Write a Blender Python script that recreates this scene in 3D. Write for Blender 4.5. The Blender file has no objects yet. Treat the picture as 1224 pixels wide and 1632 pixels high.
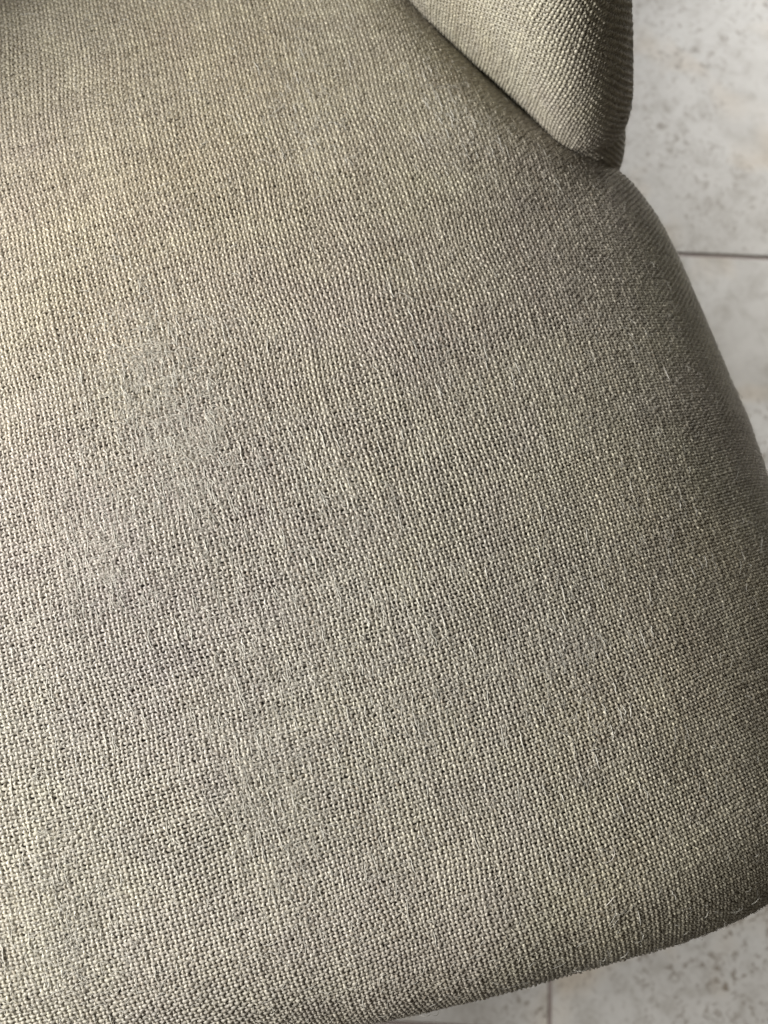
import bpy, math
import numpy as np
from mathutils import Vector, Matrix
rng = np.random.default_rng(7)
SC = bpy.context.scene

# ---------------------------------------------------------------- camera
TILT = math.radians(9.0)
CAM_Z = 0.75
FPX = 1227.0
cam_d = bpy.data.cameras.new("camera")
cam = bpy.data.objects.new("camera", cam_d)
SC.collection.objects.link(cam)
cam.location = (0, 0, CAM_Z)
cam.rotation_euler = (TILT, 0, 0)
cam_d.sensor_fit = 'VERTICAL'
cam_d.sensor_height = 36.0
cam_d.sensor_width = 27.0
cam_d.lens = 36.0 * FPX / 1632.0
cam_d.clip_start = 0.01
cam_d.clip_end = 50
cam_d.dof.use_dof = True
cam_d.dof.focus_distance = 0.275
cam_d.dof.aperture_fstop = 10.0
SC.camera = cam

# ---------------------------------------------------------------- world, lamps, exposure
w = bpy.data.worlds.new("World"); SC.world = w; w.use_nodes = True
bg = w.node_tree.nodes["Background"]
bg.inputs[0].default_value = (1.0, 0.88, 0.72, 1)
bg.inputs[1].default_value = 0.062
SC.view_settings.view_transform = 'Standard'
SC.view_settings.look = 'None'
SC.view_settings.exposure = 0.0
SC.view_settings.gamma = 1.0

def area_lamp(name, loc, target, sx, sy, power, col):
    l = bpy.data.lights.new(name, 'AREA'); l.shape = 'RECTANGLE'
    l.size = sx; l.size_y = sy; l.energy = power; l.color = col
    o = bpy.data.objects.new(name, l); SC.collection.objects.link(o)
    o.location = loc
    d = Vector(target) - Vector(loc)
    o.rotation_euler = d.to_track_quat('-Z', 'Y').to_euler()
    return o
area_lamp("window_light", (-0.63, 0.02, 0.93), (-0.05, 0.0, 0.46), 0.32, 0.30, 13.0, (1.0, 0.985, 0.96))
fl = area_lamp("floor_fill_light", (0.85, 1.5, 0.95), (0.72, 0.32, 0.0), 0.6, 0.6, 4.0, (1.0, 0.995, 0.975))  # added fill without a seen source, brightens the floor beyond the chair
fl.data.spread = math.radians(54)

# ---------------------------------------------------------------- helpers
def unproject(px, py, z):
    a = (px - 612.0) / FPX; b = (816.0 - py) / FPX
    s, c = math.sin(TILT), math.cos(TILT)
    r = np.array([a, s + b * c, -c + b * s])
    t = (z - CAM_Z) / r[2]
    return np.array([r[0] * t, r[1] * t])

class Noise2:
    def __init__(self, seed, n=64):
        self.g = np.random.default_rng(seed).uniform(-1, 1, (n, n)); self.n = n
    def __call__(self, x, y):
        n = self.n
        xi = np.floor(x).astype(int); yi = np.floor(y).astype(int)
        fx = x - xi; fy = y - yi
        fx = fx * fx * (3 - 2 * fx); fy = fy * fy * (3 - 2 * fy)
        a = self.g[xi % n, yi % n]; b = self.g[(xi + 1) % n, yi % n]
        c = self.g[xi % n, (yi + 1) % n]; d = self.g[(xi + 1) % n, (yi + 1) % n]
        return (a * (1 - fx) + b * fx) * (1 - fy) + (c * (1 - fx) + d * fx) * fy

def mesh_obj(name, verts, quads, mat, parent=None, tone=None, smooth=True, tris=None):
    me = bpy.data.meshes.new(name)
    verts = np.asarray(verts, dtype=np.float32)
    me.vertices.add(len(verts)); me.vertices.foreach_set("co", verts.ravel())
    loops = []; starts = []; totals = []
    q = np.asarray(quads, dtype=np.int32).reshape(-1, 4)
    nl = q.size
    me.loops.add(nl); me.loops.foreach_set("vertex_index", q.ravel())
    me.polygons.add(len(q))
    me.polygons.foreach_set("loop_start", np.arange(0, nl, 4, dtype=np.int32))
    me.update(calc_edges=True)
    me.polygons.foreach_set("use_smooth", np.full(len(q), smooth))
    if tone is not None:
        at = me.attributes.new("tone", 'FLOAT', 'POINT')
        at.data.foreach_set("value", np.asarray(tone, dtype=np.float32).ravel())
    me.materials.append(mat)
    me.update()
    o = bpy.data.objects.new(name, me); SC.collection.objects.link(o)
    if parent: o.parent = parent
    return o

def poly_obj(name, verts, faces, mat, parent=None, smooth=False, bevel=0):
    me = bpy.data.meshes.new(name)
    me.from_pydata([tuple(v) for v in verts], [], faces); me.update()
    me.polygons.foreach_set("use_smooth", [smooth] * len(me.polygons))
    me.materials.append(mat)
    o = bpy.data.objects.new(name, me); SC.collection.objects.link(o)
    if parent: o.parent = parent
    if bevel:
        m = o.modifiers.new("bevel", 'BEVEL'); m.width = bevel; m.segments = 3
    return o

# ---------------------------------------------------------------- materials
def nt(mat):
    mat.use_nodes = True
    t = mat.node_tree; t.nodes.clear()
    out = t.nodes.new("ShaderNodeOutputMaterial"); b = t.nodes.new("ShaderNodeBsdfPrincipled")
    t.links.new(b.outputs[0], out.inputs[0])
    return t, b
def node(t, kind, **kw):
    n = t.nodes.new(kind)
    for k, v in kw.items(): setattr(n, k, v)
    return n
def ramp(t, fac, stops, interp='LINEAR'):
    n = t.nodes.new("ShaderNodeValToRGB"); n.color_ramp.interpolation = interp
    e = n.color_ramp.elements
    e[0].position, e[0].color = stops[0][0], (*stops[0][1], 1)
    e[1].position, e[1].color = stops[-1][0], (*stops[-1][1], 1)
    for p, c in stops[1:-1]:
        x = e.new(p); x.color = (*c, 1)
    t.links.new(fac, n.inputs[0]); return n.outputs[0]
def noise(t, scale, detail=3, rough=0.5, vec=None, dist=0.0):
    n = t.nodes.new("ShaderNodeTexNoise"); n.inputs["Scale"].default_value = scale
    n.inputs["Detail"].default_value = detail; n.inputs["Roughness"].default_value = rough
    n.inputs["Distortion"].default_value = dist
    if vec is not None: t.links.new(vec, n.inputs["Vector"])
    return n.outputs["Fac"]
def mix(t, mode, fac, a, b):
    n = t.nodes.new("ShaderNodeMix"); n.data_type = 'RGBA'; n.blend_type = mode
    for s, v in ((0, fac), (6, a), (7, b)):
        if hasattr(v, "links"): t.links.new(v, n.inputs[s])
        elif isinstance(v, (int, float)): n.inputs[s].default_value = v
        else: n.inputs[s].default_value = (*v, 1)
    return n.outputs[2]

def linen_material(name, base, yarn=True):
    m = bpy.data.materials.new(name); t, b = nt(m)
    co = node(t, "ShaderNodeTexCoord").outputs["Object"]
    # large soft stains: old yellowing and a faint lilac cast of worn yarn
    big = noise(t, 6.0, 3, 0.5, co, 0.3)
    stain = ramp(t, big, [(0.34, (0.99, 0.965, 1.02)), (0.50, (1, 1, 1)), (0.68, (1.015, 0.985, 0.95))])
    col = mix(t, 'MULTIPLY', 1.0, base, stain)
    # cool lilac patches and a warm yellowed patch, each with a ragged edge
    for (sx, sy), rad, tint in (((180, 330), 0.11, (1.02, 0.96, 0.91)), ((430, 680), 0.065, (0.97, 0.965, 1.03)), ((200, 1080), 0.11, (0.965, 0.975, 1.05)), ((900, 1000), 0.06, (0.99, 0.985, 1.02))):
        c_ = unproject(sx, sy, 0.46)
        dn = node(t, "ShaderNodeVectorMath", operation='DISTANCE'); t.links.new(co, dn.inputs[0]); dn.inputs[1].default_value = (c_[0], c_[1], 0.46)
        wob = node(t, "ShaderNodeMath", operation='MULTIPLY_ADD'); t.links.new(noise(t, 30.0, 4, 0.6, co), wob.inputs[0]); wob.inputs[1].default_value = rad * 0.9; t.links.new(dn.outputs["Value"], wob.inputs[2])
        col = mix(t, 'MULTIPLY', 1.0, col, ramp(t, wob.outputs[0], [(rad * 0.35, tint), (rad * 2.1, (1, 1, 1))]))
    mid = noise(t, 60.0, 3, 0.6, co)
    col = mix(t, 'MULTIPLY', 1.0, col, ramp(t, mid, [(0.3, (0.93, 0.92, 0.94)), (0.7, (1.05, 1.05, 1.03))]))
    fine = noise(t, 900.0, 2, 0.6, co)
    col = mix(t, 'MULTIPLY', 1.0, col, ramp(t, fine, [(0.3, (0.80, 0.79, 0.77)), (0.7, (1.16, 1.16, 1.15))]))
    if yarn:
        at = node(t, "ShaderNodeAttribute", attribute_name="tone").outputs["Fac"]
        col = mix(t, 'MULTIPLY', 1.0, col, ramp(t, at, [(0.0, (0.70, 0.66, 0.62)), (0.5, (1, 1, 1)), (1.0, (1.25, 1.25, 1.22))]))
    t.links.new(col, b.inputs["Base Color"])
    b.inputs["Roughness"].default_value = 0.42
    b.inputs["Specular IOR Level"].default_value = 0.6
    b.inputs["Sheen Weight"].default_value = 0.0
    b.inputs["Sheen Roughness"].default_value = 0.5
    bump = node(t, "ShaderNodeBump"); bump.inputs["Distance"].default_value = 0.00025
    bump.inputs["Strength"].default_value = 0.6
    t.links.new(noise(t, 2200.0, 2, 0.6, co), bump.inputs["Height"])
    t.links.new(bump.outputs[0], b.inputs["Normal"])
    return m
M_warp = linen_material("linen_warp", (0.55, 0.52, 0.42))
M_weft = linen_material("linen_weft", (0.38, 0.358, 0.288))
M_lining = linen_material("linen_lining", (0.10, 0.083, 0.060), yarn=False)  # dark colour adds shade to the holes between the yarns

m = bpy.data.materials.new("loose_fibre"); t, b = nt(m)
b.inputs["Base Color"].default_value = (0.70, 0.675, 0.60, 1); b.inputs["Roughness"].default_value = 0.5
M_fibre = m
m = bpy.data.materials.new("pale_hair"); t, b = nt(m)
b.inputs["Base Color"].default_value = (0.85, 0.80, 0.72, 1); b.inputs["Roughness"].default_value = 0.35
M_hair = m
m = bpy.data.materials.new("dark_wood"); t, b = nt(m)
co = node(t, "ShaderNodeTexCoord").outputs["Object"]
mp = node(t, "ShaderNodeMapping"); mp.inputs["Scale"].default_value = (40, 40, 3); t.links.new(co, mp.inputs[0])
t.links.new(ramp(t, noise(t, 2.0, 5, 0.6, mp.outputs[0]), [(0.3, (0.035, 0.02, 0.012)), (0.7, (0.09, 0.05, 0.03))]), b.inputs["Base Color"])
b.inputs["Roughness"].default_value = 0.4
M_wood = m

def tile_material():
    m = bpy.data.materials.new("stone_tile"); t, b = nt(m)
    geo = node(t, "ShaderNodeNewGeometry").outputs["Position"]
    oi = node(t, "ShaderNodeObjectInfo").outputs["Random"]
    ad = node(t, "ShaderNodeVectorMath", operation='ADD')
    sc = node(t, "ShaderNodeVectorMath", operation='SCALE'); sc.inputs[0].default_value = (7, 3, 0)
    t.links.new(oi, sc.inputs["Scale"]); t.links.new(geo, ad.inputs[0]); t.links.new(sc.outputs[0], ad.inputs[1])
    v = ad.outputs[0]
    base = ramp(t, noise(t, 5.0, 6, 0.62, v, 0.6), [(0.30, (0.52, 0.495, 0.455)), (0.5, (0.67, 0.65, 0.615)), (0.68, (0.75, 0.735, 0.70))])
    fine = ramp(t, noise(t, 38.0, 6, 0.7, v, 0.4), [(0.34, (0.80, 0.785, 0.76)), (0.5, (1, 1, 1)), (0.7, (1.06, 1.06, 1.06))])
    col = mix(t, 'MULTIPLY', 1.0, base, fine)
    # brown pits gathered in patches
    patch = ramp(t, noise(t, 4.0, 3, 0.5, v, 0.2), [(0.38, (0, 0, 0)), (0.56, (1, 1, 1))])
    spk = ramp(t, noise(t, 115.0, 4, 0.65, v, 1.2), [(0.53, (0, 0, 0)), (0.64, (1, 1, 1))])
    f = mix(t, 'MULTIPLY', 1.0, patch, spk)
    rgb = node(t, "ShaderNodeRGBToBW"); t.links.new(f, rgb.inputs[0])
    mul = node(t, "ShaderNodeMath", operation='MULTIPLY'); mul.inputs[1].default_value = 0.9
    t.links.new(rgb.outputs[0], mul.inputs[0])
    col = mix(t, 'MIX', mul.outputs[0], col, (0.27, 0.225, 0.18))
    warm = ramp(t, noise(t, 11.0, 2, 0.5, v, 0.4), [(0.56, (1, 1, 1)), (0.72, (1.0, 0.93, 0.84))])
    col = mix(t, 'MULTIPLY', 1.0, col, warm)
    t.links.new(col, b.inputs["Base Color"])
    b.inputs["Roughness"].default_value = 0.42
    b.inputs["Specular IOR Level"].default_value = 0.35
    bump = node(t, "ShaderNodeBump"); bump.inputs["Distance"].default_value = 0.001; bump.inputs["Strength"].default_value = 0.3
    t.links.new(noise(t, 60.0, 5, 0.65, v), bump.inputs["Height"]); t.links.new(bump.outputs[0], b.inputs["Normal"])
    return m
M_tile = tile_material()
m = bpy.data.materials.new("grout"); t, b = nt(m)
co = node(t, "ShaderNodeTexCoord").outputs["Object"]
t.links.new(ramp(t, noise(t, 300, 3, 0.6, co), [(0.3, (0.26, 0.215, 0.195)), (0.7, (0.37, 0.31, 0.285))]), b.inputs["Base Color"])
b.inputs["Roughness"].default_value = 0.9
M_grout = m

# ---------------------------------------------------------------- floor with its tiles
ROT_F = math.radians(-2.6)
floor = poly_obj("floor", [(-2.6, -2.6, -0.0015), (2.6, -2.6, -0.0015), (2.6, 2.6, -0.0015), (-2.6, 2.6, -0.0015)], [(0, 1, 2, 3)], M_grout)
floor["kind"] = "structure"
P1 = unproject(1150, 408, 0.0); P2 = unproject(877, 1590, 0.0); P3 = unproject(600, 1630, 0)
cr, sr = math.cos(-ROT_F), math.sin(-ROT_F)
def toF(p): return np.array([cr * p[0] - sr * p[1], sr * p[0] + cr * p[1]])
yj = toF(P1)[1]; xj = toF(P2)[0]; yj2 = toF(P3)[1]
TL = yj - yj2; TW = TL
G = 0.0035
print("tile length", TL)
bm_cache = {}
def tile_mesh():
    hx, hy, c, z = TW / 2 - G / 2, TL / 2 - G / 2, 0.0012, 0.0
    V = [(-hx, -hy, -0.009), (hx, -hy, -0.009), (hx, hy, -0.009), (-hx, hy, -0.009),
         (-hx, -hy, z - c), (hx, -hy, z - c), (hx, hy, z - c), (-hx, hy, z - c),
         (-hx + c, -hy + c, z), (hx - c, -hy + c, z), (hx - c, hy - c, z), (-hx + c, hy - c, z)]
    F = [(8, 9, 10, 11)]
    for k in range(4):
        n = (k + 1) % 4
        F += [(k, n, 4 + n, 4 + k), (4 + k, 4 + n, 8 + n, 8 + k)]
    me = bpy.data.meshes.new("tile"); me.from_pydata(V, [], F); me.update(); me.materials.append(M_tile)
    return me
tm = tile_mesh()
ca, sa = math.cos(ROT_F), math.sin(ROT_F)
for r in range(-3, 3):
    off = (0.0 if r % 2 else 0.5) * TW
    for c_ in range(-4, 4):
        fx = xj + TW * (c_ + 0.5) + off - (0.0 if r % 2 else TW); fy = yj + TL * (r + 0.5)
        o = bpy.data.objects.new("tile", tm); SC.collection.objects.link(o); o.parent = floor
        o.location = (ca * fx - sa * fy, sa * fx + ca * fy, 0); o.rotation_euler = (0, 0, ROT_F)

# ---------------------------------------------------------------- chair frame of reference
ROT = math.radians(11.0)
U = np.array([math.cos(ROT), math.sin(ROT)]); V = np.array([-math.sin(ROT), math.cos(ROT)])
ZT = 0.47
XR, ZR = 0.054, 0.041               # horizontal and vertical size of the rolled edge
def arc_table(n=400):
    tt = np.linspace(0, math.pi / 2, n)
    x = np.sin(tt); z = -(1 - np.cos(tt))
    return tt, x, z

UC = -0.090                          # centre line of the chair
def dome(u, v):
    u = np.clip(u, -0.47, 0.28)
    return -0.45 * ((u + 0.095) ** 2) - 6.0 * (u + 0.095) ** 4 - 0.30 * (v - 0.01) ** 2
# plan of the flat part of the seat, inside its rolled edge (chair coordinates)
CORE = [(0.1435, 0.1660), (0.1391, 0.1731), (0.1292, 0.1796), (0.1164, 0.1853), (0.1059, 0.1906), (0.0981, 0.1957), (0.0918, 0.2006), (0.0865, 0.2054), (0.0819, 0.2101), (0.0778, 0.2147), (0.0741, 0.2193), (0.0706, 0.2238), (0.0673, 0.2283), (0.0642, 0.2327), (0.0613, 0.2372), (0.0585, 0.2417), (0.0559, 0.2462), (0.0533, 0.2507), (0.0508, 0.2553), (0.0484, 0.2601), (0.0461, 0.2649), (0.0439, 0.2699), (0.0418, 0.2751), (0.0398, 0.2805), (0.0379, 0.2862), (0.0360, 0.2921), (0.0342, 0.2983), (0.0324, 0.3049), (0.0307, 0.3120), (0.0290, 0.3195), (0.0272, 0.3274), (0.0253, 0.3358), (0.0232, 0.3445), (0.0208, 0.3536), (0.0184, 0.3634), (0.0161, 0.3745), (0.0140, 0.3874), (0.0107, 0.3990), (0.0047, 0.4052), (-0.0027, 0.4084), (-0.0103, 0.4114), (-0.0179, 0.4142), (-0.0256, 0.4167), (-0.0335, 0.4190), (-0.0414, 0.4210), (-0.0494, 0.4227), (-0.0574, 0.4241), (-0.0655, 0.4252), (-0.0736, 0.4260), (-0.0818, 0.4266), (-0.0900, 0.4267), (-0.0982, 0.4266), (-0.1064, 0.4261), (-0.1145, 0.4252), (-0.1226, 0.4241), (-0.1306, 0.4227), (-0.1386, 0.4210), (-0.1465, 0.4190), (-0.1544, 0.4167), (-0.1621, 0.4142), (-0.1697, 0.4114), (-0.1773, 0.4084), (-0.1847, 0.4052), (-0.1907, 0.3989), (-0.1939, 0.3873), (-0.1960, 0.3744), (-0.1984, 0.3634), (-0.2008, 0.3536), (-0.2031, 0.3445), (-0.2053, 0.3358), (-0.2072, 0.3274), (-0.2090, 0.3195), (-0.2107, 0.3120), (-0.2124, 0.3049), (-0.2142, 0.2983), (-0.2160, 0.2921), (-0.2179, 0.2862), (-0.2198, 0.2805), (-0.2218, 0.2751), (-0.2239, 0.2699), (-0.2261, 0.2649), (-0.2283, 0.2600), (-0.2308, 0.2553), (-0.2333, 0.2507), (-0.2359, 0.2462), (-0.2385, 0.2417), (-0.2413, 0.2372), (-0.2442, 0.2327), (-0.2473, 0.2283), (-0.2506, 0.2238), (-0.2541, 0.2193), (-0.2578, 0.2147), (-0.2619, 0.2101), (-0.2664, 0.2054), (-0.2717, 0.2006), (-0.2780, 0.1957), (-0.2859, 0.1906), (-0.2965, 0.1853), (-0.3093, 0.1796), (-0.3191, 0.1731), (-0.3235, 0.1660), (-0.3254, 0.1586), (-0.3271, 0.1511), (-0.3287, 0.1434), (-0.3301, 0.1356), (-0.3315, 0.1277), (-0.3329, 0.1196), (-0.3343, 0.1113), (-0.3358, 0.1028), (-0.3376, 0.0940), (-0.3396, 0.0848), (-0.3420, 0.0752), (-0.3447, 0.0651), (-0.3476, 0.0544), (-0.3506, 0.0433), (-0.3536, 0.0316), (-0.3562, 0.0195), (-0.3582, 0.0072), (-0.3588, -0.0047), (-0.3576, -0.0160), (-0.3553, -0.0269), (-0.3524, -0.0376), (-0.3490, -0.0483), (-0.3451, -0.0590), (-0.3408, -0.0696), (-0.3366, -0.0807), (-0.3305, -0.0901), (-0.3196, -0.0942), (-0.3058, -0.0947), (-0.2922, -0.0945), (-0.2790, -0.0939), (-0.2661, -0.0930), (-0.2539, -0.0921), (-0.2424, -0.0916), (-0.2315, -0.0912), (-0.2211, -0.0911), (-0.2110, -0.0910), (-0.2013, -0.0909), (-0.1917, -0.0908), (-0.1824, -0.0905), (-0.1733, -0.0902), (-0.1644, -0.0900), (-0.1557, -0.0897), (-0.1471, -0.0894), (-0.1387, -0.0891), (-0.1304, -0.0888), (-0.1222, -0.0886), (-0.1141, -0.0884), (-0.1060, -0.0884), (-0.0980, -0.0884), (-0.0900, -0.0884), (-0.0820, -0.0884), (-0.0740, -0.0884), (-0.0659, -0.0884), (-0.0578, -0.0886), (-0.0496, -0.0888), (-0.0413, -0.0891), (-0.0329, -0.0894), (-0.0243, -0.0897), (-0.0156, -0.0900), (-0.0067, -0.0902), (0.0024, -0.0905), (0.0117, -0.0908), (0.0213, -0.0909), (0.0310, -0.0910), (0.0411, -0.0911), (0.0515, -0.0912), (0.0624, -0.0916), (0.0739, -0.0921), (0.0862, -0.0930), (0.0990, -0.0939), (0.1122, -0.0945), (0.1259, -0.0947), (0.1396, -0.0942), (0.1504, -0.0900), (0.1566, -0.0807), (0.1608, -0.0696), (0.1651, -0.0590), (0.1690, -0.0483), (0.1724, -0.0376), (0.1753, -0.0268), (0.1776, -0.0160), (0.1788, -0.0047), (0.1782, 0.0072), (0.1762, 0.0195), (0.1736, 0.0316), (0.1706, 0.0433), (0.1676, 0.0544), (0.1647, 0.0651), (0.1620, 0.0752), (0.1596, 0.0848), (0.1576, 0.0940), (0.1558, 0.1028), (0.1543, 0.1113), (0.1529, 0.1196), (0.1515, 0.1277), (0.1501, 0.1356), (0.1487, 0.1434), (0.1472, 0.1511), (0.1454, 0.1586)]
def seg_nearest(P, poly, chunk=20000):
    A = poly; B = np.roll(poly, -1, 0); AB = B - A; L2 = (AB ** 2).sum(1)
    out_c = np.empty_like(P); out_d = np.empty(len(P)); out_i = np.empty(len(P), int); out_t = np.empty(len(P))
    for s in range(0, len(P), chunk):
        p = P[s:s + chunk]
        px = p[:, None, 0] - A[None, :, 0]; py = p[:, None, 1] - A[None, :, 1]
        tt = np.clip((px * AB[:, 0] + py * AB[:, 1]) / L2, 0, 1)
        dx = px - tt * AB[:, 0]; dy = py - tt * AB[:, 1]
        d2 = dx * dx + dy * dy; i = d2.argmin(1); k = np.arange(len(p))
        out_d[s:s + chunk] = np.sqrt(d2[k, i]); out_i[s:s + chunk] = i; out_t[s:s + chunk] = tt[k, i]
        out_c[s:s + chunk] = p - np.stack([dx[k, i], dy[k, i]], 1)
    return out_c, out_d, out_i, out_t
def inside(P, poly):
    A = poly; B = np.roll(poly, -1, 0)
    r = np.zeros(len(P), bool)
    for a, b_ in zip(A, B):
        if a[1] == b_[1]: continue
        c = ((a[1] > P[:, 1]) != (b_[1] > P[:, 1])) & (P[:, 0] < (b_[0] - a[0]) * (P[:, 1] - a[1]) / (b_[1] - a[1]) + a[0])
        r ^= c
    return r
core = np.array(CORE)
for _ in range(60):
    sm_ = (np.roll(core, 1, 0) + 2 * core + np.roll(core, -1, 0)) / 4
    k_ = ((np.abs(core[:, 0] - UC) > 0.255) & (core[:, 1] > -0.06) & (core[:, 1] < 0.125))[:, None]
    core = np.where(k_, sm_, core)
cen = np.array([UC, 0.5 * (core[:, 1].min() + core[:, 1].max())])

# arclength table of the rolled edge: ellipse quarter, then a straight side
tt = np.linspace(0, math.pi / 2, 600)
ex = XR * np.sin(tt); ez = -ZR * (1 - np.cos(tt))
es = np.r_[0, np.cumsum(np.hypot(np.diff(ex), np.diff(ez)))]
SIDE = 0.055
es = np.r_[es, es[-1] + SIDE, es[-1] + SIDE + 0.03]; ex = np.r_[ex, XR - 0.002, XR - 0.03]; ez = np.r_[ez, -ZR - SIDE, -ZR - SIDE - 0.006]
A_MAX = es[-1]
ND = Noise2(3)
def seat_surface(u, v):
    """cloth coordinates (along weft u, along warp v) to a point of the upholstered seat"""
    P = np.stack([u, v], 1)
    ins = inside(P, core)
    c, d, _, _ = seg_nearest(P, core)
    a = np.where(ins, 0, d)
    n = (P - c) / np.maximum(d, 1e-9)[:, None]
    x = np.interp(a, es, ex); z = np.interp(a, es, ez)
    q = np.where(ins[:, None], P, c + n * x[:, None])
    zz = ZT + z + dome(q[:, 0], q[:, 1]) + 0.0012 * ND(q[:, 0] * 14 + 5, q[:, 1] * 14 + 9) + 0.0004 * ND(q[:, 0] * 45, q[:, 1] * 45)
    w_ = q[:, 0:1] * U + q[:, 1:2] * V
    return np.column_stack([w_, zz]), a

def surf_frame(S, u, v, e=6e-4):
    p, a = S(u, v)
    pu, _ = S(u + e, v); pv, _ = S(u, v + e)
    du = pu - p; dv = pv - p
    n = np.cross(du, dv); n /= np.linalg.norm(n, axis=1)[:, None] + 1e-12
    du /= np.linalg.norm(du, axis=1)[:, None] + 1e-12; dv /= np.linalg.norm(dv, axis=1)[:, None] + 1e-12
    return p, du, dv, n, a

PU, PV = 0.00179, 0.00137            # warp and weft spacing
ARCH = np.radians([-30, 52, 128, 210])
NW = Noise2(11); NX = Noise2(12); NT = Noise2(13); NK = Noise2(14, 256)

def yarns(S, u0, u1, v0, v1, pu, pv, along, cull, wr, hr, amp, lift, seed, sub=2, ref=None):
    """yarns of one direction; returns verts, quads, tone. along='v' runs at constant u"""
    R = np.random.default_rng(seed)
    if along == 'v':
        ni = int((u1 - u0) / pu); nj = int((v1 - v0) / pv)
        i = np.arange(ni); s = np.arange(nj * sub + 1) / sub
        I, J = np.meshgrid(i, s, indexing='ij')
        cu = u0 + I * pu; cv = v0 + J * pv
        ph = I + J; pa, pb = pu, pv
    else:
        ni = int((v1 - v0) / pv); nj = int((u1 - u0) / pu)
        i = np.arange(ni); s = np.arange(nj * sub + 1) / sub
        I, J = np.meshgrid(i, s, indexing='ij')
        cv = v0 + I * pv; cu = u0 + J * pu
        ph = I + J + 1; pa, pb = pv, pu
    shp = cu.shape
    # slow drift of the cloth shared by both directions + uneven spacing + small jitter
    du = 0.0022 * NW(cu * 9 + 3, cv * 9 + 7) + 0.0011 * NW(cu * 40, cv * 40)
    dv = 0.0024 * NX(cu * 9 + 1, cv * 9 + 5) + 0.0011 * NX(cu * 40, cv * 40)
    lat = (R.normal(0, 0.03, ni)[:, None] + 0.10 * NK(I * 3.7 + seed, J * 0.17) + R.normal(0, 0.11, shp)) * pa
    if ref is not None:                      # the cloth lies a little askew on the seat
        du = du - ref * (cv - 0.05); dv = dv + ref * (cu - 0.05)
    if along == 'v': cu2 = cu + du + lat; cv2 = cv + dv
    else: cu2 = cu + du; cv2 = cv + dv + lat
    p, tu, tv, n, a = surf_frame(S, cu2.ravel(), cv2.ravel())
    side = tu if along == 'v' else tv
    kv = 1.0 if along == 'v' else 0.4             # uneven warp, steadier weft
    thick = 1 + kv * R.normal(0, 0.11, ni)[:, None] + (0.12 + 0.12 * kv) * NT(I * 5.3 + seed, J * 0.11) + 0.12 * NT(I * 9.1, J * 0.6) + R.normal(0, 0.10, shp)
    thick = np.clip(thick, 0.6, 1.7).ravel()
    h = np.cos(np.pi * ph).ravel() * amp * (1 + R.normal(0, 0.25, shp).ravel()) + lift
    vis = cull(p, n, a).reshape(shp)
    # squeeze in the dips, spread on the crowns
    sq = (1 + 0.12 * np.cos(np.pi * ph)).ravel()
    W = wr * thick * sq; H = hr * thick
    K = len(ARCH)
    ctr = p + n * h[:, None]
    Vt = ctr[:, None, :] + np.cos(ARCH)[None, :, None] * (side * W[:, None])[:, None, :] + np.sin(ARCH)[None, :, None] * (n * H[:, None])[:, None, :]
    tone = 0.5 + kv * R.normal(0, 0.13, ni)[:, None] + 0.18 * NK(I * 2.3 + seed, J * 0.09) + R.normal(0, 0.15, shp)
    tone = np.repeat(tone.ravel(), K)
    idx = np.arange(shp[0] * shp[1]).reshape(shp)
    a0 = idx[:, :-1][vis[:, :-1] | vis[:, 1:]]; a1 = idx[:, 1:][vis[:, :-1] | vis[:, 1:]]
    Q = []
    for k in range(K - 1):
        Q.append(np.stack([a0 * K + k, a0 * K + k + 1, a1 * K + k + 1, a1 * K + k], 1))
    Q = np.concatenate(Q)
    if along == 'v': Q = Q[:, ::-1]
    used = np.unique(Q); rem = np.full(len(Vt) * K, -1); rem[used] = np.arange(len(used))
    return Vt.reshape(-1, 3)[used], rem[Q], tone[used]

chair = bpy.data.objects.new("upholstered_chair", None); SC.collection.objects.link(chair)
cw = cen[0] * U + cen[1] * V
chair.location = (cw[0], cw[1], 0)
def to_chair(o):
    o.parent = chair; o.matrix_parent_inverse = Matrix.Translation(Vector((-cw[0], -cw[1], 0)))
chair["label"] = "greige linen upholstered chair with worn fuzzy seat standing on pale tiles"
chair["category"] = "chair"

# padded seat body under the cloth (full seat)
def seat_body():
    n = len(core); rings = np.r_[np.linspace(0, es[-3], 16), es[-2], es[-1]]
    nr = np.roll(core, -1, 0) - np.roll(core, 1, 0); nr = np.stack([nr[:, 1], -nr[:, 0]], 1); nr /= np.linalg.norm(nr, axis=1)[:, None]
    Vs, F = [], []
    levels = []
    for f in np.linspace(0.04, 1.0, 14):
        levels.append((cen + (core - cen) * f, 0.0))
    for r in rings[1:]:
        levels.append((core + nr * np.interp(r, es, ex), np.interp(r, es, ez)))
    for q, z in levels:
        zz = ZT - 0.0011 + z + dome(q[:, 0], q[:, 1]) + 0.0012 * ND(q[:, 0] * 14 + 5, q[:, 1] * 14 + 9)
        wq = q[:, 0:1] * U + q[:, 1:2] * V
        Vs.append(np.column_stack([wq, zz]))
    Vs = np.concatenate(Vs); Q = []
    k = np.arange(n)
    for l in range(len(levels) - 1):
        Q.append(np.stack([l * n + k, (l + 1) * n + k, (l + 1) * n + (k + 1) % n, l * n + (k + 1) % n], 1))
    # underside and centre closed with quads between opposite vertices
    for base in (0, (len(levels) - 1) * n):
        h = n // 2; kk = np.arange(h - 1)
        qd = np.stack([base + kk, base + kk + 1, base + n - 2 - kk, base + n - 1 - kk], 1)
        Q.append(qd if base == 0 else qd[:, ::-1])
    return Vs, np.concatenate(Q)
bv, bq = seat_body()
seat = mesh_obj("seat_cushion", bv, bq, M_lining); to_chair(seat)
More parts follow.
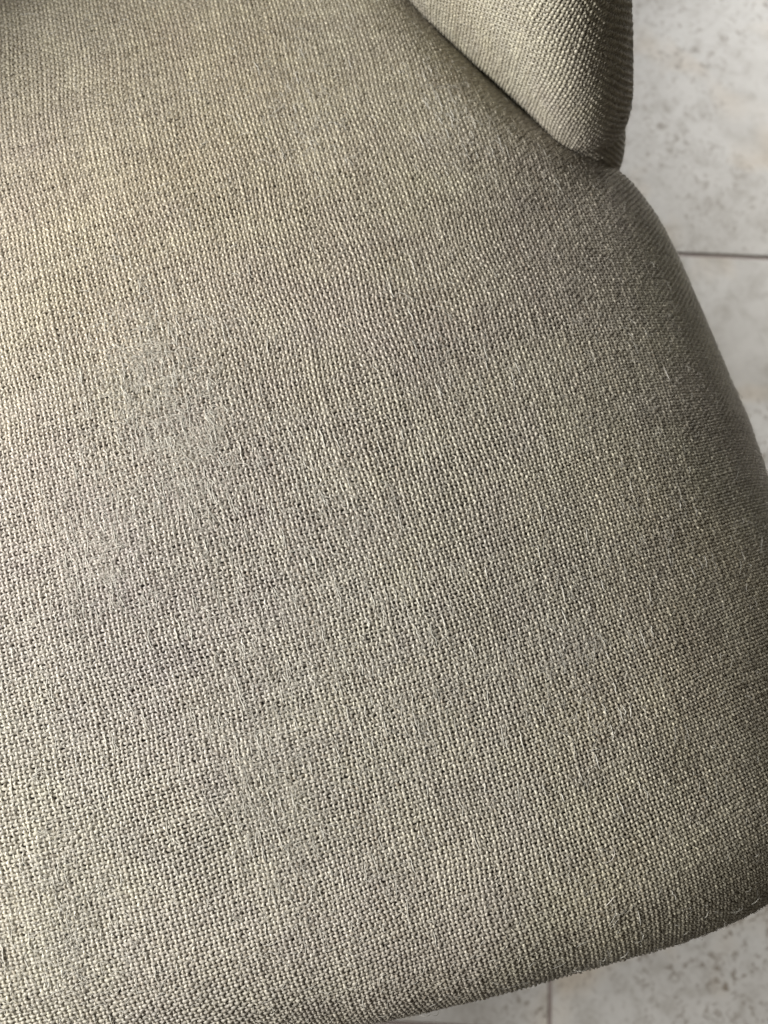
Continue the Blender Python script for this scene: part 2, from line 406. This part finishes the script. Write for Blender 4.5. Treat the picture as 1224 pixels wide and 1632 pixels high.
def to_seat(o):
    o.parent = seat; o.matrix_parent_inverse = chair.matrix_parent_inverse.copy()
    o.matrix_parent_inverse = Matrix.Translation(Vector((0, 0, 0)))

SS, CC = math.sin(TILT), math.cos(TILT)
def img(p):
    d = p - np.array([0, 0, CAM_Z])
    dep = d[:, 1] * SS - d[:, 2] * CC; up = d[:, 1] * CC + d[:, 2] * SS
    return 612 + FPX * d[:, 0] / dep, 816 - FPX * up / dep
def cull_seat(p, n, a):
    # cloth is woven over the part of the seat the photograph takes in, with a wide margin
    x, y = img(p)
    return (a < A_MAX - 0.055) & (x > -170) & (x < 1520) & (y > -230) & (y < 1860)
cu = core[:, 0]; cv = core[:, 1]
PAD = 0.125
u0 = UC - 0.12; u1 = cu.max() + PAD; v0 = cv.min() - PAD; v1 = cv.max() + PAD
AMP = 0.00048
for nm, al, wr, hr, lift, sd, mt in (("warp_yarn", 'v', 0.00053, 0.00047, 0.00000, 21, M_warp), ("weft_yarn", 'u', 0.00066, 0.00050, 0.00006, 22, M_weft)):
    vv, qq, tn = yarns(seat_surface, u0, u1, v0, v1, PU, PV, al, cull_seat, wr, hr, AMP, lift, sd, ref=0.075)
    o = mesh_obj(nm, vv, qq, mt, tone=tn); o.parent = seat; o["kind"] = "stuff"
    print(nm, len(qq))

# ---------------------------------------------------------------- backrest
E = unproject(1014, 92, 0.45)
e_uv = np.array([E @ U, E @ V])
def back_path(n=240):
    # follows the rim of the seat at a small distance, from the right end round to the left end
    q = np.array([unproject(x, y, 0.45) for x, y in ((1014, 96), (906, -4), (818, -66), (752, -124), (697, -185), (645, -270), (570, -350))])
    q = np.stack([q @ U, q @ V], 1)
    h = q[-1, 0] - UC
    q = np.concatenate([q, [[UC + h * a, q[-1, 1] + 0.035 * (1 - a * a)] for a in (0.66, 0.33)]])
    m = q[::-1].copy(); m[:, 0] = 2 * UC - m[:, 0]
    q = np.concatenate([q, m])
    d = np.r_[0, np.cumsum(np.linalg.norm(np.diff(q, axis=0), axis=1))]; s = np.linspace(0, d[-1], n)
    q = np.stack([np.interp(s, d, q[:, 0]), np.interp(s, d, q[:, 1])], 1)
    for _ in range(60): q[1:-1] = (q[:-2] + 2 * q[1:-1] + q[2:]) / 4
    return q
bp = back_path()
T_B = 0.028
# closed horizontal section = stadium round the centre curve
tg = np.gradient(bp, axis=0); tg /= np.linalg.norm(tg, axis=1)[:, None]
nrm = np.stack([tg[:, 1], -tg[:, 0]], 1)     # outward (back) side
def back_section():
    """unit offsets: list of (core point, offset direction)"""
    c, d = [], []
    for k in range(len(bp)): c.append(bp[k]); d.append(nrm[k])
    for a in np.linspace(0, math.pi, 16)[1:-1]:
        c.append(bp[-1]); d.append(nrm[-1] * math.cos(a) + tg[-1] * math.sin(a))
    for k in range(len(bp) - 1, -1, -1): c.append(bp[k]); d.append(-nrm[k])
    for a in np.linspace(0, math.pi, 16)[1:-1]:
        c.append(bp[0]); d.append(-nrm[0] * math.cos(a) - tg[0] * math.sin(a))
    return np.array(c), np.array(d)
bc, bd = back_section()
fl = bc + bd * T_B
ps = np.r_[0, np.cumsum(np.linalg.norm(np.diff(np.vstack([fl, fl[:1]]), axis=0), axis=1))]
PER = ps[-1]
bcx = np.vstack([bc, bc[:1]]); bdx = np.vstack([bd, bd[:1]])
RB = 0.135; ZB0 = 0.355
bt = np.linspace(0, math.pi / 2, 200)
brz = np.linspace(0, RB, 200)
_f = np.clip((brz - 0.060) / 0.072, 0, 1)
brx = T_B * (0.70 + 0.30 * np.sqrt(1 - (1 - _f) ** 2)) * np.clip(brz / 0.006, 0.05, 1)
brs = np.r_[0, np.cumsum(np.hypot(np.diff(brx), np.diff(brz)))]
HB = 0.12
bs_ = np.r_[brs, brs[-1] + HB, brs[-1] + HB + 0.03]; bx_ = np.r_[brx, T_B, T_B * 0.1]; bz_ = np.r_[brz, RB + HB, RB + HB + 0.02]
def back_surface(p, s):
    q = np.mod(p, PER)
    c = np.stack([np.interp(q, ps, bcx[:, k]) for k in (0, 1)], 1)
    d = np.stack([np.interp(q, ps, bdx[:, k]) for k in (0, 1)], 1); d /= np.linalg.norm(d, axis=1)[:, None]
    x = np.interp(s, bs_, bx_); z = np.interp(s, bs_, bz_)
    g = c + d * x[:, None]
    a_ = z - 0.05; dz = 0.5 * (a_ + np.sqrt(a_ * a_ + 0.05 ** 2)) - 0.0087
    sh = 0.60 * 0.10 * (1 - np.exp(-dz / 0.10))          # narrows as it rises
    g[:, 0] = UC + (g[:, 0] - UC) * (1 - sh / 0.22)
    g[:, 1] += 0.16 * dz
    return np.column_stack([g[:, 0:1] * U + g[:, 1:2] * V, ZB0 + z + 0.0006 * ND(q * 30, s * 30)]), s
def cull_back(p, n, a):
    x, y = img(p); d = CAM_Z - p[:, 2]
    return (d > 0.02) & (a > 0.004) & (x > 520) & (x < 1300) & (y > -220) & (y < 420)
# body
npp = 360; ss = np.r_[np.linspace(0.0005, brs[-1], 14), np.linspace(brs[-1] + 0.01, brs[-1] + HB, 30), bs_[-1]]
Pg, Sg = np.meshgrid(np.linspace(0, PER, npp, endpoint=False), ss, indexing='ij')
pts, du_, dv_, nn, _ = surf_frame(back_surface, Pg.ravel(), Sg.ravel())
ctr_sign = 1.0
pts = pts.reshape(npp, len(ss), 3)
i_, j_ = np.meshgrid(np.arange(npp), np.arange(len(ss) - 1), indexing='ij'); i_ = i_.ravel(); j_ = j_.ravel()
L = len(ss); i2 = (i_ + 1) % npp
Qb = np.stack([i_ * L + j_, i2 * L + j_, i2 * L + j_ + 1, i_ * L + j_ + 1], 1)
# orientation test: does n at mid side point away from its core?
kmid = 40 * L + 20
cc = bcx[np.searchsorted(ps, Pg[40, 20])]; cwld = cc[0] * U + cc[1] * V
out = pts[40, 20, :2] - cwld
OUT = 1.0 if nn[kmid, :2] @ out > 0 else -1.0
print('back orientation', OUT)
shr = pts - OUT * nn.reshape(npp, L, 3) * 0.0010
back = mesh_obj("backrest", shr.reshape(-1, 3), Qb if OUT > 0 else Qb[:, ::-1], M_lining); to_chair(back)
if OUT > 0:
    def BS(p, s): return back_surface(p + 0.5 * s, s)      # cloth cut slightly on the bias
else:
    def BS(p, s): return back_surface(-p + 0.5 * s, s)
PB, SB = 0.00185, 0.00140
# only the end near the camera is in view: perimeter range around the right end
for nm, al, wr, hr, lift, sd, mt in (("warp_yarn", 'v', 0.00056, 0.00048, 0.00008, 31, M_warp), ("weft_yarn", 'u', 0.00062, 0.00045, -0.00002, 32, M_weft)):
    mid = 0.0 if OUT > 0 else 0.0
    vv, qq, tn = yarns(BS, mid - (0.50 if OUT > 0 else 0.34), mid + (0.22 if OUT > 0 else 0.62), 0.045, 0.26, PB, SB, al, cull_back, wr, hr, AMP * 0.95, lift, sd)
    o = mesh_obj(nm, vv, qq, mt, tone=tn); o.parent = back; o["kind"] = "stuff"
    print('back', nm, len(qq))

# added strip closing the seat-backrest gap, coloured dark for the shade in the crease
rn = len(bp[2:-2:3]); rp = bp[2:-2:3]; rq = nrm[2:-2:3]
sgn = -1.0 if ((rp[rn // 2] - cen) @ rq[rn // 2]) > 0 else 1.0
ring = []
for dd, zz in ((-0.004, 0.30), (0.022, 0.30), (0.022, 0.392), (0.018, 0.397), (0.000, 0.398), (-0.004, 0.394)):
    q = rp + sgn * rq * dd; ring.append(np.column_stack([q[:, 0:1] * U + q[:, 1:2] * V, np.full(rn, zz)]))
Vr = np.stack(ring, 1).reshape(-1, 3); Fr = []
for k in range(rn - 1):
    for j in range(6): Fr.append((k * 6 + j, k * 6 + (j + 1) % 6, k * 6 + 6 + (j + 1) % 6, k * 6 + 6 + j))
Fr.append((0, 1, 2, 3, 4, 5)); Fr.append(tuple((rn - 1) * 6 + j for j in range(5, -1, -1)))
o = poly_obj("crease_shade_strip", Vr, Fr, M_lining); to_chair(o)

# ---------------------------------------------------------------- legs
def leg(u, v, zt, splay):
    p = u * U + v * V
    Vt = []; F = []
    for k, (z, r) in enumerate(((zt, 0.021), (0.25, 0.018), (0.0, 0.012))):
        f = 1 - z / zt
        for a in range(12):
            an = a * math.pi / 6
            Vt.append((p[0] + splay[0] * f + r * math.cos(an), p[1] + splay[1] * f + r * math.sin(an), z))
    for k in range(2):
        for a in range(12):
            F.append((k * 12 + a, (k + 1) * 12 + a, (k + 1) * 12 + (a + 1) % 12, k * 12 + (a + 1) % 12))
    F.append(tuple(range(12))); F.append(tuple(range(35, 23, -1)))
    o = poly_obj("leg", Vt, F, M_wood, smooth=True); to_chair(o)
lu = core[:, 0].max() - UC
for su in (1, -1):
    leg(UC + su * (lu - 0.005), core[:, 1].min() + 0.02, 0.385, su * U * 0.012)
    leg(UC + su * (lu - 0.12), core[:, 1].max() - 0.14, 0.385, su * U * 0.012 + V * 0.03)
# ---------------------------------------------------------------- loose fibres
def tubes(paths, rad, side=3):
    """paths (N,K,3) to thin tubes"""
    N, K, _ = paths.shape
    tg = np.gradient(paths, axis=1); tg /= np.linalg.norm(tg, axis=2)[..., None] + 1e-12
    ref = np.array([0.3, 0.2, 0.93]); s1 = np.cross(tg, ref); s1 /= np.linalg.norm(s1, axis=2)[..., None] + 1e-12
    s2 = np.cross(tg, s1)
    tp = np.sin(np.linspace(0.25, math.pi - 0.25, K))[None, :, None] ** 0.5
    r = (rad[:, None, None] * tp)
    out = np.stack([paths + r * (math.cos(a) * s1 + math.sin(a) * s2) for a in np.arange(side) * 2 * math.pi / side], 2)
    idx = np.arange(N * K * side).reshape(N, K, side)
    Q = []
    for s in range(side):
        s_ = (s + 1) % side
        Q.append(np.stack([idx[:, :-1, s], idx[:, 1:, s], idx[:, 1:, s_], idx[:, :-1, s_]], -1).reshape(-1, 4))
    return out.reshape(-1, 3), np.concatenate(Q)
def cloth_uv(px, py):
    q = unproject(px, py, ZT - 0.006); return np.array([q @ U, q @ V])
# abraded places seen in the photograph: (px, py, spread, amount)
WORN = [(235, 590, 45, .8), (300, 720, 45, .9), (330, 800, 40, .4), (270, 650, 70, .6), (240, 680, 60, .5), (155, 890, 40, .6), (190, 900, 50, .5), (60, 1480, 60, .9), (150, 1500, 60, .7),
        (440, 1290, 60, .5), (460, 1370, 60, .6), (400, 1180, 50, .4), (510, 900, 70, .6), (560, 860, 60, .4), (930, 1060, 55, .35), (890, 1050, 60, .3),
        (690, 540, 60, .3), (1100, 830, 40, .08), (900, 1470, 80, .15), (60, 1130, 60, .4), (720, 130, 40, .4), (480, 150, 40, .3),
        (600, 1180, 50, .3), (310, 1000, 60, .3), (430, 1090, 60, .5), (690, 1150, 50, .35)]
N_BASE, N_WORN = 5500, 7500
fu = [rng.uniform(u0, u1, N_BASE)]; fv = [rng.uniform(v0 + 0.02, v1 - 0.02, N_BASE)]
tot = sum(wn[3] for wn in WORN)
for x, y, sp, am in WORN:
    n_ = int(N_WORN * am / tot); c = cloth_uv(x, y)
    fu.append(c[0] + rng.normal(0, sp * 0.00026, n_)); fv.append(c[1] + rng.normal(0, sp * 0.00042, n_))
fu = np.concatenate(fu); fv = np.concatenate(fv); N = len(fu); K = 7
length = rng.gamma(3.0, 0.0015, N).clip(0.0015, 0.016)
dirn = np.where(rng.random(N) < 0.72, math.pi / 2, 0) + rng.normal(0, 0.38, N)
curl = rng.normal(0, 0.28, (N, 1)) + rng.normal(0, 0.30, (N, K))
th = dirn[:, None] + np.cumsum(curl * 0.6, 1)
st = (length / K)[:, None]
pu_ = fu[:, None] + np.cumsum(np.cos(th) * st, 1); pv_ = fv[:, None] + np.cumsum(np.sin(th) * st, 1)
hh = 0.00064 + 0.0001 * rng.random((N, 1)) + np.sin(np.linspace(0.1, math.pi * 0.8, K))[None] * rng.gamma(1.6, 0.00034, (N, 1)).clip(0, 0.003)
p, _, _, n_s, a_ = surf_frame(seat_surface, pu_.ravel(), pv_.ravel())
ok = cull_seat(p, n_s, a_).reshape(N, K).all(1)
pts_f = (p + n_s * hh.ravel()[:, None]).reshape(N, K, 3)[ok]
vv, qq = tubes(pts_f, rng.uniform(0.00004, 0.00010, len(pts_f)))
o = mesh_obj("fuzz", vv, qq, M_fibre); o.parent = seat; o["kind"] = "stuff"
print("fibres", len(pts_f), len(qq))

# short raised slubs: yarn ends teased up along the warp
su_, sv_ = [], []
for x, y, sp, am in WORN:
    n_ = int(850 * am / tot); c = cloth_uv(x, y)
    su_.append(c[0] + rng.normal(0, sp * 0.00030, n_)); sv_.append(c[1] + rng.normal(0, sp * 0.00045, n_))
su_ = np.concatenate(su_); sv_ = np.concatenate(sv_); Ns = len(su_); Ks = 8
ln = rng.uniform(0.0025, 0.0085, Ns)[:, None]; tq = np.linspace(-0.5, 0.5, Ks)[None]
wob_ = rng.normal(0, 0.00022, (Ns, Ks)); wob_ = np.cumsum(wob_, 1)
p, _, _, n_s, a_ = surf_frame(seat_surface, (su_[:, None] + wob_ - 0.075 * ln * tq).ravel(), (sv_[:, None] + ln * tq).ravel())
hs = 0.00062 + 0.00035 * np.cos(tq * math.pi) * rng.uniform(0.3, 1.6, (Ns, 1))
vv, qq = tubes((p + n_s * hs.ravel()[:, None]).reshape(Ns, Ks, 3), rng.uniform(0.00009, 0.00021, Ns), 5)
o = mesh_obj("raised_slub", vv, qq, M_fibre); o.parent = seat; o["kind"] = "stuff"

def lint(name, pxs, height, rad, label, mat=M_hair):
    c = np.array([cloth_uv(x, y) for x, y in pxs])
    k = np.linspace(0, len(c) - 1, 24); cu_ = np.interp(k, range(len(c)), c[:, 0]); cv_ = np.interp(k, range(len(c)), c[:, 1])
    for _ in range(3):
        cu_[1:-1] = (cu_[:-2] + 2 * cu_[1:-1] + cu_[2:]) / 4; cv_[1:-1] = (cv_[:-2] + 2 * cv_[1:-1] + cv_[2:]) / 4
    p, _, _, n_, _ = surf_frame(seat_surface, cu_, cv_)
    path = (p + n_ * height)[None]
    vv, qq = tubes(path, np.array([rad]), 5)
    o = mesh_obj(name, vv, qq, mat); o["label"] = label; o["category"] = "fibre"; o["group"] = "stray fibres lying on the seat"
lint("stray_fibre", [(1111, 533), (1117, 545), (1122, 556)], 0.0016, 0.00011, "short straight white fibre near the right rim of the seat, highest of the stray ones")
lint("stray_fibre", [(1098, 838), (1103, 846), (1112, 846), (1118, 838), (1117, 828)], 0.0010, 0.00009, "small pale hooked fibre beside the shaded right side of the seat")
lint("stray_fibre", [(993, 1366), (995, 1378), (989, 1387), (978, 1391)], 0.0010, 0.00010, "pale hook shaped fibre a little above the front rim of the seat")
lint("stray_fibre", [(981, 1467), (990, 1458), (997, 1449)], 0.0012, 0.00012, "short straight pale fibre lying closest to the front rim of the seat")
